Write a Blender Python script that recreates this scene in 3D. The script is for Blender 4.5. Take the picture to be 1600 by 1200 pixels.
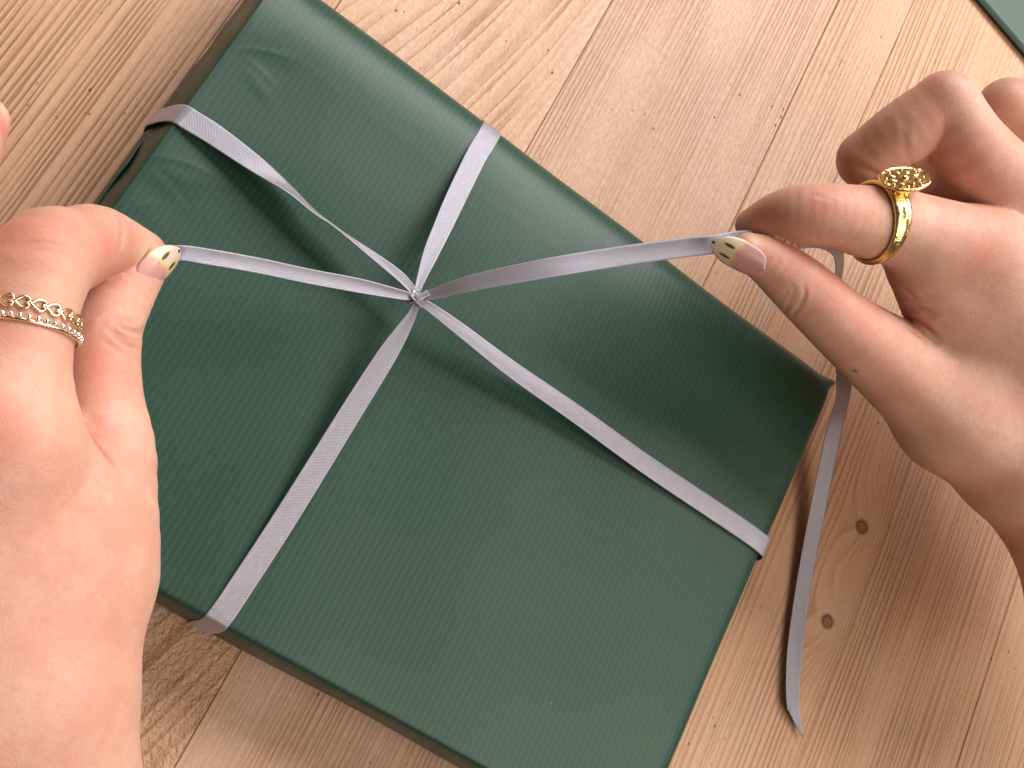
import bpy, bmesh, math, random
import numpy as np
from mathutils import Vector, Matrix
from mathutils.bvhtree import BVHTree

for o in list(bpy.data.objects): bpy.data.objects.remove(o)
SC = bpy.context.scene
COL = SC.collection
rnd = random.Random(7)

# ------------------------------------------------------------------ camera
# world: X along the parcel's long side, Y along the table boards, Z up; lengths below are in millimetres, scaled by MM
MM = 0.001
FPX = 1750.0
RC = np.array([[0.79434614, 0.53545365, 0.28688603],
               [0.43941077, -0.83256778, 0.33726704],
               [0.41944294, -0.14184596, -0.89663111]])   # camera (right, down, forward) -> world
CH = 300.0                                                # camera height over the table, mm

def P(u, v, z):
    """point at height z (mm) seen at photograph position (u, v)"""
    d = RC @ np.array([(u - 800.0) / FPX, (v - 600.0) / FPX, 1.0])
    return np.array([0, 0, CH]) + d * ((z - CH) / d[2])

def CV(right, down, toward):
    """direction given as right / down / toward the viewer -> world"""
    w = RC @ np.array([right, down, -toward], float)
    return w / np.linalg.norm(w)

cam = bpy.data.cameras.new('camera')
cam.sensor_width = 36.0
cam.lens = FPX / 1600.0 * 36.0
cam.clip_start = 0.01
cam.clip_end = 50.0
camo = bpy.data.objects.new('camera', cam)
COL.objects.link(camo)
m = Matrix.Identity(4)
for r in range(3):
    m[r][0] = RC[r, 0]; m[r][1] = -RC[r, 1]; m[r][2] = -RC[r, 2]
m[0][3], m[1][3], m[2][3] = 0, 0, CH * MM
camo.matrix_world = m
SC.camera = camo

# ------------------------------------------------------------------ light
W = bpy.data.worlds.new('World')
SC.world = W
W.use_nodes = True
bg = W.node_tree.nodes['Background']
bg.inputs[0].default_value = (1.0, 0.77, 0.60, 1)
bg.inputs[1].default_value = 0.11

def area(name, loc, target, sx, sy, power, color):
    L = bpy.data.lights.new(name, 'AREA')
    L.shape = 'RECTANGLE'; L.size = sx; L.size_y = sy
    L.energy = power; L.color = color
    o = bpy.data.objects.new(name, L)
    o.location = loc
    d = Vector(target) - Vector(loc)
    o.rotation_euler = d.to_track_quat('-Z', 'Y').to_euler()
    COL.objects.link(o)
    return o
area('window_light', (0.25, 1.25, 1.05), (0.12, 0.10, 0.0), 2.4, 0.8, 54.0, (1.0, 0.97, 0.955))
area('side_fill_light', (1.05, -0.30, 1.45), (0.12, 0.08, 0.0), 1.5, 1.1, 23.0, (1.0, 0.92, 0.83))  # added soft fill lamp, lifts the shadows while staying out of the paper's sheen

SC.view_settings.view_transform = 'Standard'
SC.view_settings.look = 'None'
SC.view_settings.exposure = -0.06
SC.view_settings.gamma = 1.0
SC.cycles.use_denoising = True

# ------------------------------------------------------------------ node helper
class NT:
    def __init__(s, name):
        s.mat = bpy.data.materials.new(name)
        s.mat.use_nodes = True
        s.t = s.mat.node_tree
        s.b = s.t.nodes['Principled BSDF']
    def n(s, kind, **kw):
        x = s.t.nodes.new(kind)
        for k, v in kw.items(): setattr(x, k, v)
        return x
    def put(s, sock, v):
        if isinstance(v, bpy.types.NodeSocket): s.t.links.new(v, sock)
        elif v is not None: sock.default_value = v
    def m(s, op, a, b=None, c=None, clamp=False):
        x = s.n('ShaderNodeMath', operation=op, use_clamp=clamp)
        s.put(x.inputs[0], a); s.put(x.inputs[1], b); s.put(x.inputs[2], c)
        return x.outputs[0]
    def mr(s, v, a, b, c=0.0, d=1.0, smooth=True):
        x = s.n('ShaderNodeMapRange')
        if smooth: x.interpolation_type = 'SMOOTHSTEP'
        s.put(x.inputs[0], v)
        for i, q in enumerate((a, b, c, d)): s.put(x.inputs[1 + i], q)
        return x.outputs[0]
    def xyz(s, a, b, c):
        x = s.n('ShaderNodeCombineXYZ')
        s.put(x.inputs[0], a); s.put(x.inputs[1], b); s.put(x.inputs[2], c)
        return x.outputs[0]
    def sep(s, v):
        x = s.n('ShaderNodeSeparateXYZ'); s.put(x.inputs[0], v)
        return x.outputs
    def noise(s, vec, scale=1.0, detail=2.0, rough=0.5, col=False):
        x = s.n('ShaderNodeTexNoise')
        s.put(x.inputs['Vector'], vec)
        x.inputs['Scale'].default_value = scale
        x.inputs['Detail'].default_value = detail
        x.inputs['Roughness'].default_value = rough
        return x.outputs['Color' if col else 'Fac']
    def voro(s, vec, scale=1.0, feature='F1', rand=1.0):
        x = s.n('ShaderNodeTexVoronoi', feature=feature)
        s.put(x.inputs['Vector'], vec)
        x.inputs['Scale'].default_value = scale
        x.inputs['Randomness'].default_value = rand
        return x.outputs[0]
    def mix(s, f, a, b, mode='MIX'):
        x = s.n('ShaderNodeMix', data_type='RGBA', blend_type=mode)
        s.put(x.inputs[0], f)
        s.put(x.inputs[6], a if isinstance(a, bpy.types.NodeSocket) else (*a, 1))
        s.put(x.inputs[7], b if isinstance(b, bpy.types.NodeSocket) else (*b, 1))
        return x.outputs[2]
    def pos(s):
        g = s.n('ShaderNodeNewGeometry')
        v = s.n('ShaderNodeVectorMath', operation='SCALE')
        s.put(v.inputs[0], g.outputs['Position']); v.inputs['Scale'].default_value = 1000.0
        return v.outputs[0]
    def bump(s, h, strength, dist, prev=None):
        x = s.n('ShaderNodeBump')
        x.inputs['Strength'].default_value = strength
        x.inputs['Distance'].default_value = dist
        s.put(x.inputs['Height'], h)
        if prev is not None: s.put(x.inputs['Normal'], prev)
        return x.outputs[0]
    def attr(s, name):
        return s.n('ShaderNodeAttribute', attribute_name=name).outputs['Fac']
    def fin(s, color=None, rough=None, normal=None, **kw):
        if color is not None: s.put(s.b.inputs['Base Color'], color if isinstance(color, bpy.types.NodeSocket) else (*color, 1))
        if rough is not None: s.put(s.b.inputs['Roughness'], rough)
        if normal is not None: s.put(s.b.inputs['Normal'], normal)
        for k, v in kw.items(): s.put(s.b.inputs[k.replace('_', ' ')], v)
        return s.mat

# ------------------------------------------------------------------ object helpers
def link_mesh(name, verts, faces, mat=None, parent=None, smooth=True, uvs=None, loc=(0, 0, 0)):
    """verts in mm"""
    me = bpy.data.meshes.new(name)
    v = (np.asarray(verts, float) * MM)
    me.from_pydata(v.tolist(), [], [list(map(int, f)) for f in faces])
    if uvs is not None:
        uv = me.uv_layers.new(name='UVMap')
        li = np.empty(len(me.loops), int); me.loops.foreach_get('vertex_index', li)
        uv.data.foreach_set('uv', np.asarray(uvs, float)[li].ravel())
    if smooth: me.polygons.foreach_set('use_smooth', [True] * len(me.polygons))
    me.update()
    o = bpy.data.objects.new(name, me)
    if mat: me.materials.append(mat)
    COL.objects.link(o)
    if parent: o.parent = parent
    return o

def root(name, label, cat, group=None, loc=(0, 0, 0)):
    o = bpy.data.objects.new(name, None)
    o.empty_display_size = 0.01
    o.location = loc
    COL.objects.link(o)
    o['label'] = label; o['category'] = cat
    if group: o['group'] = group
    return o

def grid_faces(nu, nv, wrap_u=False, wrap_v=False):
    f = []
    for i in range(nu if wrap_u else nu - 1):
        for j in range(nv if wrap_v else nv - 1):
            a = i * nv + j; b = ((i + 1) % nu) * nv + j
            c = ((i + 1) % nu) * nv + (j + 1) % nv; d = i * nv + (j + 1) % nv
            f.append((a, b, c, d))
    return f

def catmull(pts, n):
    pts = np.asarray(pts, float)
    p = np.vstack([2 * pts[0] - pts[1], pts, 2 * pts[-1] - pts[-2]])
    out = []
    for i in range(len(pts) - 1):
        p0, p1, p2, p3 = p[i:i + 4]
        for t in np.linspace(0, 1, n, endpoint=False):
            out.append(0.5 * (2 * p1 + (p2 - p0) * t + (2 * p0 - 5 * p1 + 4 * p2 - p3) * t * t + (3 * p1 - p0 - 3 * p2 + p3) * t ** 3))
    out.append(pts[-1])
    return np.array(out)

def unit(v): return v / np.linalg.norm(v)

# ------------------------------------------------------------------ table
def wood(name, seed, x0, d, slope, spacing, light, late, worn=0.3, contrast=1.0, wob=6.0, ridge=0.25, knots=(), peel=0.0):
    s = NT(name)
    p = s.pos()
    X, Y, Z = s.sep(p)
    sd = seed * 137.0
    # slow wander of the rings along the board
    w1 = s.noise(s.xyz(s.m('MULTIPLY_ADD', X, 0.012, sd), s.m('MULTIPLY', Y, 0.006), sd), 1.0, 2.0, 0.5)
    w2 = s.noise(s.xyz(s.m('MULTIPLY_ADD', X, 0.06, sd), s.m('MULTIPLY', Y, 0.012), 3.0), 1.0, 2.0, 0.5)
    xx = s.m('SUBTRACT', X, x0)
    xx = s.m('MULTIPLY_ADD', s.m('SUBTRACT', w1, 0.5), wob * 2, xx)
    xx = s.m('MULTIPLY_ADD', s.m('SUBTRACT', w2, 0.5), wob * 0.5, xx)
    kd = None
    kcol = None
    for (kx, ky, kr, push) in knots:
        dx = s.m('SUBTRACT', X, kx); dy = s.m('SUBTRACT', Y, ky)
        q = s.m('ADD', s.m('POWER', s.m('DIVIDE', dx, kr * 3.4), 2.0), s.m('POWER', s.m('DIVIDE', dy, kr * 7.5), 2.0))
        e = s.m('EXPONENT', s.m('MULTIPLY', q, -1.0))
        xx = s.m('MULTIPLY_ADD', e, push, xx)
        dist = s.m('SQRT', s.m('ADD', s.m('POWER', dx, 2.0), s.m('POWER', s.m('MULTIPLY', dy, 1.05), 2.0)))
        dist = s.m('MULTIPLY_ADD', s.m('SUBTRACT', s.noise(p, 0.5, 2.0), 0.5), kr * 0.35, dist)
        ins = s.mr(dist, kr * 0.85, kr * 1.05, 1.0, 0.0)
        rim = s.m('MULTIPLY', s.mr(dist, kr * 0.6, kr * 0.95, 0.0, 1.0), s.mr(dist, kr * 0.95, kr * 1.6, 1.0, 0.0))
        kd = ins if kd is None else s.m('MAXIMUM', kd, ins)
        kcol = rim if kcol is None else s.m('MAXIMUM', kcol, rim)
    dd = s.m('MULTIPLY_ADD', Y, slope, d)
    r = s.m('SQRT', s.m('ADD', s.m('POWER', xx, 2.0), s.m('POWER', dd, 2.0)))
    # uneven ring widths
    rv = s.noise(s.xyz(s.m('MULTIPLY', r, 0.11), sd, 0.0), 1.0, 2.0, 0.6)
    ph = s.m('DIVIDE', s.m('MULTIPLY_ADD', s.m('SUBTRACT', rv, 0.5), spacing * 5.0, r), spacing)
    fib = s.noise(s.xyz(s.m('MULTIPLY', X, 2.6), s.m('MULTIPLY', Y, 0.07), sd), 1.0, 3.0, 0.6)
    fib2 = s.noise(s.xyz(s.m('MULTIPLY', X, 6.0), s.m('MULTIPLY', Y, 0.25), sd + 5), 1.0, 2.0, 0.5)
    ph = s.m('MULTIPLY_ADD', s.m('SUBTRACT', fib, 0.5), 0.30, ph)
    fr = s.m('FRACT', ph)
    lw = s.m('MULTIPLY', s.m('POWER', fr, 2.6), s.mr(fr, 0.86, 1.0, 1.0, 0.0))
    cmod = s.noise(s.xyz(s.m('MULTIPLY', X, 0.05), s.m('MULTIPLY', Y, 0.008), sd + 9), 1.0, 2.0, 0.6)
    cm = s.m('MULTIPLY', s.mr(cmod, 0.34, 0.66, 0.3, 1.7), contrast)
    lwc = s.m('MULTIPLY', lw, cm, clamp=True)
    col = s.mix(lwc, light, late)
    # fibre streaks, blotches and rubbed pale patches
    col = s.mix(s.m('MULTIPLY', s.mr(fib, 0.40, 0.72), 0.55), col, (light[0] * .80, light[1] * .70, light[2] * .62))
    blot = s.noise(s.xyz(s.m('MULTIPLY', X, 0.035), s.m('MULTIPLY', Y, 0.014), sd + 3), 1.0, 4.0, 0.6)
    col = s.mix(s.m('MULTIPLY', s.mr(blot, 0.45, 0.7), worn), col, (0.56, 0.38, 0.285))
    blot2 = s.noise(s.xyz(s.m('MULTIPLY', X, 0.045), s.m('MULTIPLY', Y, 0.016), sd + 31), 1.0, 4.0, 0.65)
    col = s.mix(s.m('MULTIPLY', s.mr(blot2, 0.52, 0.78), 0.45), col, (0.43, 0.245, 0.135))
    mott = s.noise(s.xyz(s.m('MULTIPLY', X, 0.9), s.m('MULTIPLY', Y, 0.45), sd), 1.0, 3.0, 0.6)
    col = s.mix(s.mr(mott, 0.35, 0.75, 0.0, 0.22), col, (0.36, 0.20, 0.115))
    # pits and specks
    vv = s.voro(s.xyz(s.m('MULTIPLY_ADD', X, 0.16, sd), s.m('MULTIPLY', Y, 0.11), 0.0), 1.0)
    pit = s.m('MULTIPLY', s.mr(vv, 0.03, 0.075, 1.0, 0.0), s.mr(s.noise(s.xyz(s.m('MULTIPLY', X, .03), s.m('MULTIPLY', Y, .03), sd), 1, 2), .45, .6))
    v2 = s.voro(s.xyz(s.m('MULTIPLY_ADD', X, 0.42, sd), s.m('MULTIPLY', Y, 0.22), 4.0), 1.0)
    pit2 = s.m('MULTIPLY', s.mr(v2, 0.05, 0.11, 1.0, 0.0), s.mr(s.noise(s.xyz(s.m('MULTIPLY', X, .05), s.m('MULTIPLY', Y, .04), sd + 2), 1, 2), .52, .62))
    pp = s.m('MAXIMUM', pit, s.m('MULTIPLY', pit2, 0.6))
    col = s.mix(s.m('MULTIPLY', pp, 0.75), col, (0.10, 0.05, 0.03))
    h = s.m('MULTIPLY', lwc, ridge * 2.0)
    h = s.m('MULTIPLY_ADD', fib, 0.30, h)
    h = s.m('MULTIPLY_ADD', fib2, 0.10, h)
    h = s.m('MULTIPLY_ADD', mott, 0.25, h)
    h = s.m('MULTIPLY_ADD', pp, -0.8, h)
    rough0 = (0.40, 0.60)
    if peel:
        pl = s.noise(s.xyz(s.m('MULTIPLY', X, 0.75), s.m('MULTIPLY', Y, 0.6), 2.0), 1.0, 3.0, 0.55)
        h = s.m('MULTIPLY_ADD', s.m('MULTIPLY', s.mr(pl, 0.35, 0.65), s.mr(Y, 60, 10, 0, 1)), peel, h)
        rough0 = (0.30, 0.48)
    if kd is not None:
        ring = s.noise(s.xyz(s.m('MULTIPLY', X, 1.1), s.m('MULTIPLY', Y, 1.1), 0.0), 1.0, 2.0)
        kc = s.mix(ring, (0.15, 0.06, 0.03), (0.34, 0.16, 0.08))
        col = s.mix(kd, col, kc)
        col = s.mix(s.m('MULTIPLY', kcol, 0.85), col, (0.12, 0.045, 0.022))
        h = s.m('MULTIPLY_ADD', kcol, -0.6, h)
    rough = s.mr(mott, 0.3, 0.7, *rough0)
    return s.fin(col, rough, s.bump(h, 0.8, 0.0006), Specular_IOR_Level=0.45)

LIGHT = (0.565, 0.335, 0.205); LATE = (0.31, 0.14, 0.066)
KN = [P(1347, 823, 0), P(1293, 970, 0)]
boards = [
    (-262, -160, dict(seed=1, x0=-420, d=30, slope=0, spacing=2.6, light=LIGHT, late=LATE)),
    (-160, -5.9, dict(seed=2, x0=-330, d=60, slope=0.0, spacing=1.75, light=(0.56, 0.325, 0.195), late=(0.31, 0.14, 0.066), contrast=1.1, wob=1.6, ridge=0.45, worn=0.12)),
    (-5.9, 64.6, dict(seed=3, x0=-60, d=120, slope=-0.3, spacing=3.6, light=LIGHT, late=(0.34, 0.155, 0.075), contrast=0.95, wob=4, worn=0.4, ridge=0.3, peel=0.7)),
    (64.6, 138.7, dict(seed=4, x0=-160, d=40, slope=0.05, spacing=1.55, light=(0.565, 0.35, 0.235), late=(0.34, 0.165, 0.088), contrast=0.85, wob=1.2, worn=0.65, ridge=0.2)),
    (138.7, 167.2, dict(seed=5, x0=-60, d=30, slope=0.02, spacing=1.9, light=LIGHT, late=LATE, contrast=0.9, wob=1.0, worn=0.35)),
    (167.2, 302.6, dict(seed=6, x0=40, d=25, slope=0.04, spacing=2.1, light=(0.585, 0.34, 0.20), late=(0.33, 0.145, 0.066), contrast=1.0, wob=2.2, worn=0.3, ridge=0.25,
                        knots=[(KN[0][0], KN[0][1], 2.2, -8.0), (KN[1][0], KN[1][1], 2.1, -8.0)])),
    (302.6, 372, dict(seed=7, x0=480, d=25, slope=0, spacing=2.4, light=LIGHT, late=LATE, contrast=0.8, worn=0.3)),
    (372, 470, dict(seed=8, x0=200, d=25, slope=0.03, spacing=2.4, light=LIGHT, late=LATE, contrast=0.8)),
]
table = root('wooden_table', 'worn bare pine table top of wide and narrow boards under the parcel', 'table')
for i, (xa, xb, kw) in enumerate(boards):
    g = 0.09
    xa += g; xb -= g
    c = 0.22
    ya, yb = -230, 620
    dz = rnd.uniform(-0.12, 0.0)
    v = []; f = []
    ys = np.linspace(ya, yb, 2)
    prof = [(xa, -19), (xa, dz - c), (xa + c, dz), (xb - c, dz), (xb, dz - c), (xb, -19)]
    for y in ys:
        for (x, z) in prof: v.append((x, y, z))
    n = len(prof)
    for k in range(n): f.append((k, (k + 1) % n, n + (k + 1) % n, n + k))
    f.append(tuple(range(n))[::-1]); f.append(tuple(range(n, 2 * n)))
    link_mesh('plank', v, f, wood('pine_%d' % i, **kw), table, smooth=False)
s = NT('dark_rail'); RAILM = s.fin((0.12, 0.07, 0.04), 0.7)
for y in (-140, 540):
    v = [(x, yy, z) for x in (-262, 470) for yy in (y, y + 60) for z in (-45, -19.3)]
    link_mesh('cross_rail', v, [(0, 1, 3, 2), (4, 6, 7, 5), (0, 4, 5, 1), (2, 3, 7, 6), (0, 2, 6, 4), (1, 5, 7, 3)], RAILM, table, smooth=False)

# ------------------------------------------------------------------ parcel
s = NT('ribbed_green_paper')
p = s.pos(); X, Y, Z = s.sep(p)
wv = s.m('MULTIPLY_ADD', s.m('SUBTRACT', s.noise(s.xyz(s.m('MULTIPLY', X, .05), s.m('MULTIPLY', Y, .02), 0), 1, 2), 0.5), 0.8, X)
rib = s.m('SINE', s.m('MULTIPLY', wv, 2 * math.pi / 1.72))
rib = s.m('MULTIPLY_ADD', rib, 0.5, 0.5)
brk = s.noise(s.xyz(s.m('MULTIPLY', X, 1.4), s.m('MULTIPLY', Y, 0.5), 0), 1, 3, 0.6)
grain = s.noise(p, 2.2, 3, 0.6)
wide = s.noise(p, 0.02, 3, 0.5)
col = s.mix(s.m('MULTIPLY', s.m('MULTIPLY', s.m('POWER', rib, 1.6), s.mr(brk, .3, .6, .4, 1)), 0.95), (0.0145, 0.053, 0.0335), (0.0092, 0.035, 0.0225))
col = s.mix(s.mr(grain, .4, .8, 0, .25), col, (0.020, 0.066, 0.044))
col = s.mix(s.mr(wide, .4, .7, 0, .18), col, (0.017, 0.057, 0.037))
lint = s.voro(p, 0.085, 'F1')
col = s.mix(s.mr(lint, 0.008, 0.02, 0.4, 0.0), col, (0.35, 0.42, 0.38))
h = s.m('MULTIPLY_ADD', rib, -0.5, s.m('MULTIPLY', grain, 0.5))
PAPER = s.fin(col, s.mr(grain, .3, .7, .36, .44), s.bump(h, 0.10, 0.0003), Specular_IOR_Level=0.40)

XA, XB, YA, YB, TT = -27.0, 184.0, 9.6, 168.3, 26.0
PROF = {  # (inset from the outermost line, height), from the top edge down
    'NE': [(24, 26.0), (17, 25.8), (11, 25.2), (6.5, 24.0), (3.0, 22.0), (0.9, 18.8), (0, 14), (0.4, 6), (1.2, 0.3)],
    'NW': [(7.2, 26.0), (6.0, 25.85), (5.2, 25.3), (3.4, 21.8), (1.6, 16.8), (0, 12), (0.2, 6), (1.2, 0.3)],
    'SW': [(6.0, 26.0), (3.9, 25.85), (2.0, 25.1), (1.1, 22.6), (0.5, 17), (0, 11), (0.3, 5), (1.2, 0.3)],
    'SE': [(9, 26.0), (4.5, 25.8), (2.0, 25.0), (0.7, 23.4), (0, 21), (0.2, 12), (0.8, 6), (1.4, 0.3)]}

def side(lo, hi, pl, ph, n):
    """sheet coordinate across the parcel -> (coordinate, height)"""
    a = [(lo + o, z) for o, z in PROF[pl]][::-1]
    b = [(hi - o, z) for o, z in PROF[ph]]
    q = catmull(a, 4); r = catmull(b, 4)
    mid = np.linspace(q[-1][0], r[0][0], n)[1:-1]
    return np.vstack([q, np.stack([mid, np.full_like(mid, TT)], 1), r])

def dents(x, y):
    z = 0.35 * np.sin(x * 0.035 + 1.0) * np.sin(y * 0.045 + 0.6) + 0.16 * np.sin(x * 0.11 + y * 0.05) + 0.10 * np.sin(y * 0.16 - x * 0.045 + 2)
    def g(px, py, sx, sy, a, ang=0.0):
        c, q = math.cos(ang), math.sin(ang)
        dx = (x - px) * c + (y - py) * q; dy = -(x - px) * q + (y - py) * c
        return a * np.exp(-(dx / sx) ** 2 - (dy / sy) ** 2)
    for a in [(-8, 150, 14, 7, 0.5, 0.5), (-12, 138, 6, 3, -0.35, 0.3), (-10, 132, 5, 2, 0.35, -0.4), (-14, 108, 9, 3, -0.4, 0.2),
              (-12, 100, 7, 2.2, 0.35, 0.5), (-14, 92, 8, 3, -0.3, -0.2), (150, 145, 22, 8, 0.5, 0.2), (165, 120, 16, 10, -0.4, 0.4),
              (70, 60, 60, 30, 0.5, 0), (120, 40, 40, 14, -0.4, 0.3), (20, 125, 20, 26, -0.5, 0.1), (95, 135, 40, 12, -0.35, 0.1),
              (168, 66, 14, 5, 0.35, 0.6), (172, 90, 10, 3, -0.3, 0.2), (30, 30, 26, 10, 0.4, -0.2), (8, 70, 14, 26, 0.4, 0.3)]:
        z = z + 0.32 * g(*a)
    # sharp handling creases in the paper
    for (px, py, ln, ang, a, w) in [(-14, 141, 7, 0.5, .30, .7), (-12, 136, 5, -0.2, .26, .6), (-15, 103, 8, .35, .30, .7), (-13, 97, 6, -.3, -.25, .6), (-16, 88, 5, .9, .25, .6),
                                    (172, 78, 9, -.5, .25, .8), (168, 150, 12, .75, .22, .9), (176, 126, 7, .2, .25, .7), (-8, 158, 9, .9, .25, .8), (150, 22, 10, -.7, .16, .8), (8, 24, 9, .6, .18, .8), (60, 150, 16, .1, .12, 1.0)]:
        c, q = math.cos(ang), math.sin(ang)
        dx = (x - px) * c + (y - py) * q; dy = -(x - px) * q + (y - py) * c + 0.02 * dx * dx
        z = z + (0.4 if px < 0 else 0.18) * a * np.exp(-np.abs(dy) / w) * np.exp(-(dx / ln) ** 4)
    return z

def make_parcel(name, label, mat):
    rt = root(name, label, 'parcel')
    sx = side(XA, XB, 'NW', 'SE', 280); sy = side(YA, YB, 'SW', 'NE', 220)
    nx, ny = len(sx), len(sy)
    x = np.repeat(sx[:, 0], ny); zx = np.repeat(sx[:, 1], ny)
    y = np.tile(sy[:, 0], nx); zy = np.tile(sy[:, 1], nx)
    drop = np.sqrt(((TT - zx) ** 2 + (TT - zy) ** 2))
    z = np.maximum(TT - drop, 0.3)
    # dents fade out down the walls
    fade = np.clip(1 - drop / 12, 0, 1)
    z = z + dents(x, y) * fade
    # paper crumples on the folded short ends
    wall = np.clip((TT - zx) / 10, 0, 1)
    x = x + wall * np.where(x < 80, 1, -.4) * (0.3 + 0.25 * np.sin(y * 0.35 + z * 0.3) + 0.25 * np.sin(y * 0.13 + 1.0)) * np.clip(1 - (TT - zy) / 8, 0, 1)
    y = y + np.clip((TT - zy) / 10, 0, 1) * 0.25 * np.sin(x * 0.08) * np.clip(1 - (TT - zx) / 8, 0, 1)
    x = x - 2.6 * np.clip((XB - 0 - XA) and (x - XA) / (XB - XA), 0, 1) * (1 - (y - YA) / (YB - YA))
    # the sharp pulled corner of the wrapping
    dc = np.exp(-(((x - XB) / 2.6) ** 2 + ((y - YB) / 3.2) ** 2 + ((z - 21) / 5) ** 2))
    x = x + 3.0 * dc; y = y + 1.2 * dc; z = z + 1.4 * dc
    body = link_mesh('wrapping_paper', np.stack([x, y, z], 1), grid_faces(nx, ny), mat, rt)
    # triangular folded flaps on the two short ends
    for X0, sg in ((XA, -1), (XB, 1)):
        v = []; N = 14
        for i in range(N + 1):
            t = i / N
            zz = 2 + 15 * t
            half = 60 * (1 - 0.8 * t)
            for q in np.linspace(-1, 1, 9):
                off = 0.12 + 0.2 * math.sin(q * 3) - 1.3 * max(0, (zz - 10) / 6) * (1 if sg < 0 else 0) - (0 if sg < 0 else .5)
                v.append((X0 + sg * off, 86 + half * q, zz))
        o = link_mesh('folded_flap', v, grid_faces(N + 1, 9), mat, rt)
        md = o.modifiers.new('thickness', 'SOLIDIFY'); md.thickness = 0.0003
    return rt
parcel = make_parcel('gift_parcel', 'flat parcel in ribbed dark green paper crossed by the ribbon', PAPER)

# a flat folded piece of the same paper reaches into the far corner of the view
far = root('paper_sheet', 'plain green wrapping paper lying flat, cut off by the far right corner', 'paper')
e0, e1 = P(1527, 0, 1.5), P(1602, 88, 1.5)
dv = unit((e1 - e0) * np.array([1, 1, 0])); nv = np.array([-dv[1], dv[0], 0.0])
if nv @ (P(1600, 0, 2.5) - e0) < 0: nv = -nv
v = []; n1_, n2_ = 40, 30
for i in range(n1_):
    for j in range(n2_):
        l = -80 + 200 * i / (n1_ - 1); a = 130 * j / (n2_ - 1)
        q = e0 + dv * l + nv * a
        v.append((q[0], q[1], 1.3 + 0.3 * math.exp(-a / 9.0) + 0.2 * math.sin(l * .05) * math.cos(a * .06) + 0.3 * math.sin(l * .021 + 1)))
o = link_mesh('sheet', v, grid_faces(n1_, n2_), PAPER, far)
md = o.modifiers.new('thickness', 'SOLIDIFY'); md.thickness = 0.0008; md.offset = -1.0

# ------------------------------------------------------------------ hands: an implicit surface of blended tapered limbs, polygonised
def cone(p, a, b, ra, rb):
    ba = b - a
    h = np.clip(((p - a) @ ba) / max(ba @ ba, 1e-9), 0, 1)
    q = p - a - h[:, None] * ba
    return np.sqrt(np.einsum('ij,ij->i', q, q)) - (ra + (rb - ra) * h)

def smin(a, b, k):
    h = np.clip(0.5 + 0.5 * (b - a) / k, 0, 1)
    return b + (a - b) * h - k * h * (1 - h)

class Limb:
    """palm: list of (a, b, ra, rb, k); fingers: list of (segments, kin, kpalm, web) """
    def __init__(s, palm, fingers, web=None):
        s.palm, s.fingers, s.web = palm, fingers, web
    def all(s):
        for g in s.palm: yield g
        for segs, *_ in s.fingers:
            for g in segs: yield g
    def d(s, p):
        dp = None
        for a, b, ra, rb, k in s.palm:
            q = cone(p, a, b, ra, rb)
            dp = q if dp is None else smin(dp, q, k)
        out = dp.copy(); p_all = p; dp_all = dp
        for segs, kp, wk in s.fingers:
            lo = np.minimum.reduce([np.minimum(g[0], g[1]) - max(g[2], g[3]) for g in segs]); hi = np.maximum.reduce([np.maximum(g[0], g[1]) + max(g[2], g[3]) for g in segs])
            lb = np.sqrt((np.maximum(np.maximum(lo - p_all, p_all - hi), 0) ** 2).sum(1))
            sel = np.nonzero(lb < np.minimum(out, dp_all) + kp)[0]
            if len(sel) == 0: continue
            p = p_all[sel]; dp = dp_all[sel]
            df = None
            for a, b, ra, rb, k in segs:
                q = cone(p, a, b, ra, rb)
                df = q if df is None else smin(df, q, k)
            if wk is not None:                       # tight crease in the web, soft blend elsewhere
                c, r0, r1, k0 = wk
                dist = np.sqrt(((p - c) ** 2).sum(1))
                t = np.clip((dist - r0) / (r1 - r0), 0, 1)
                kk = k0 + (kp - k0) * t * t * (3 - 2 * t)
            else: kk = kp
            out[sel] = np.minimum(out[sel], smin(dp, df, kk))
        return out

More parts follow.
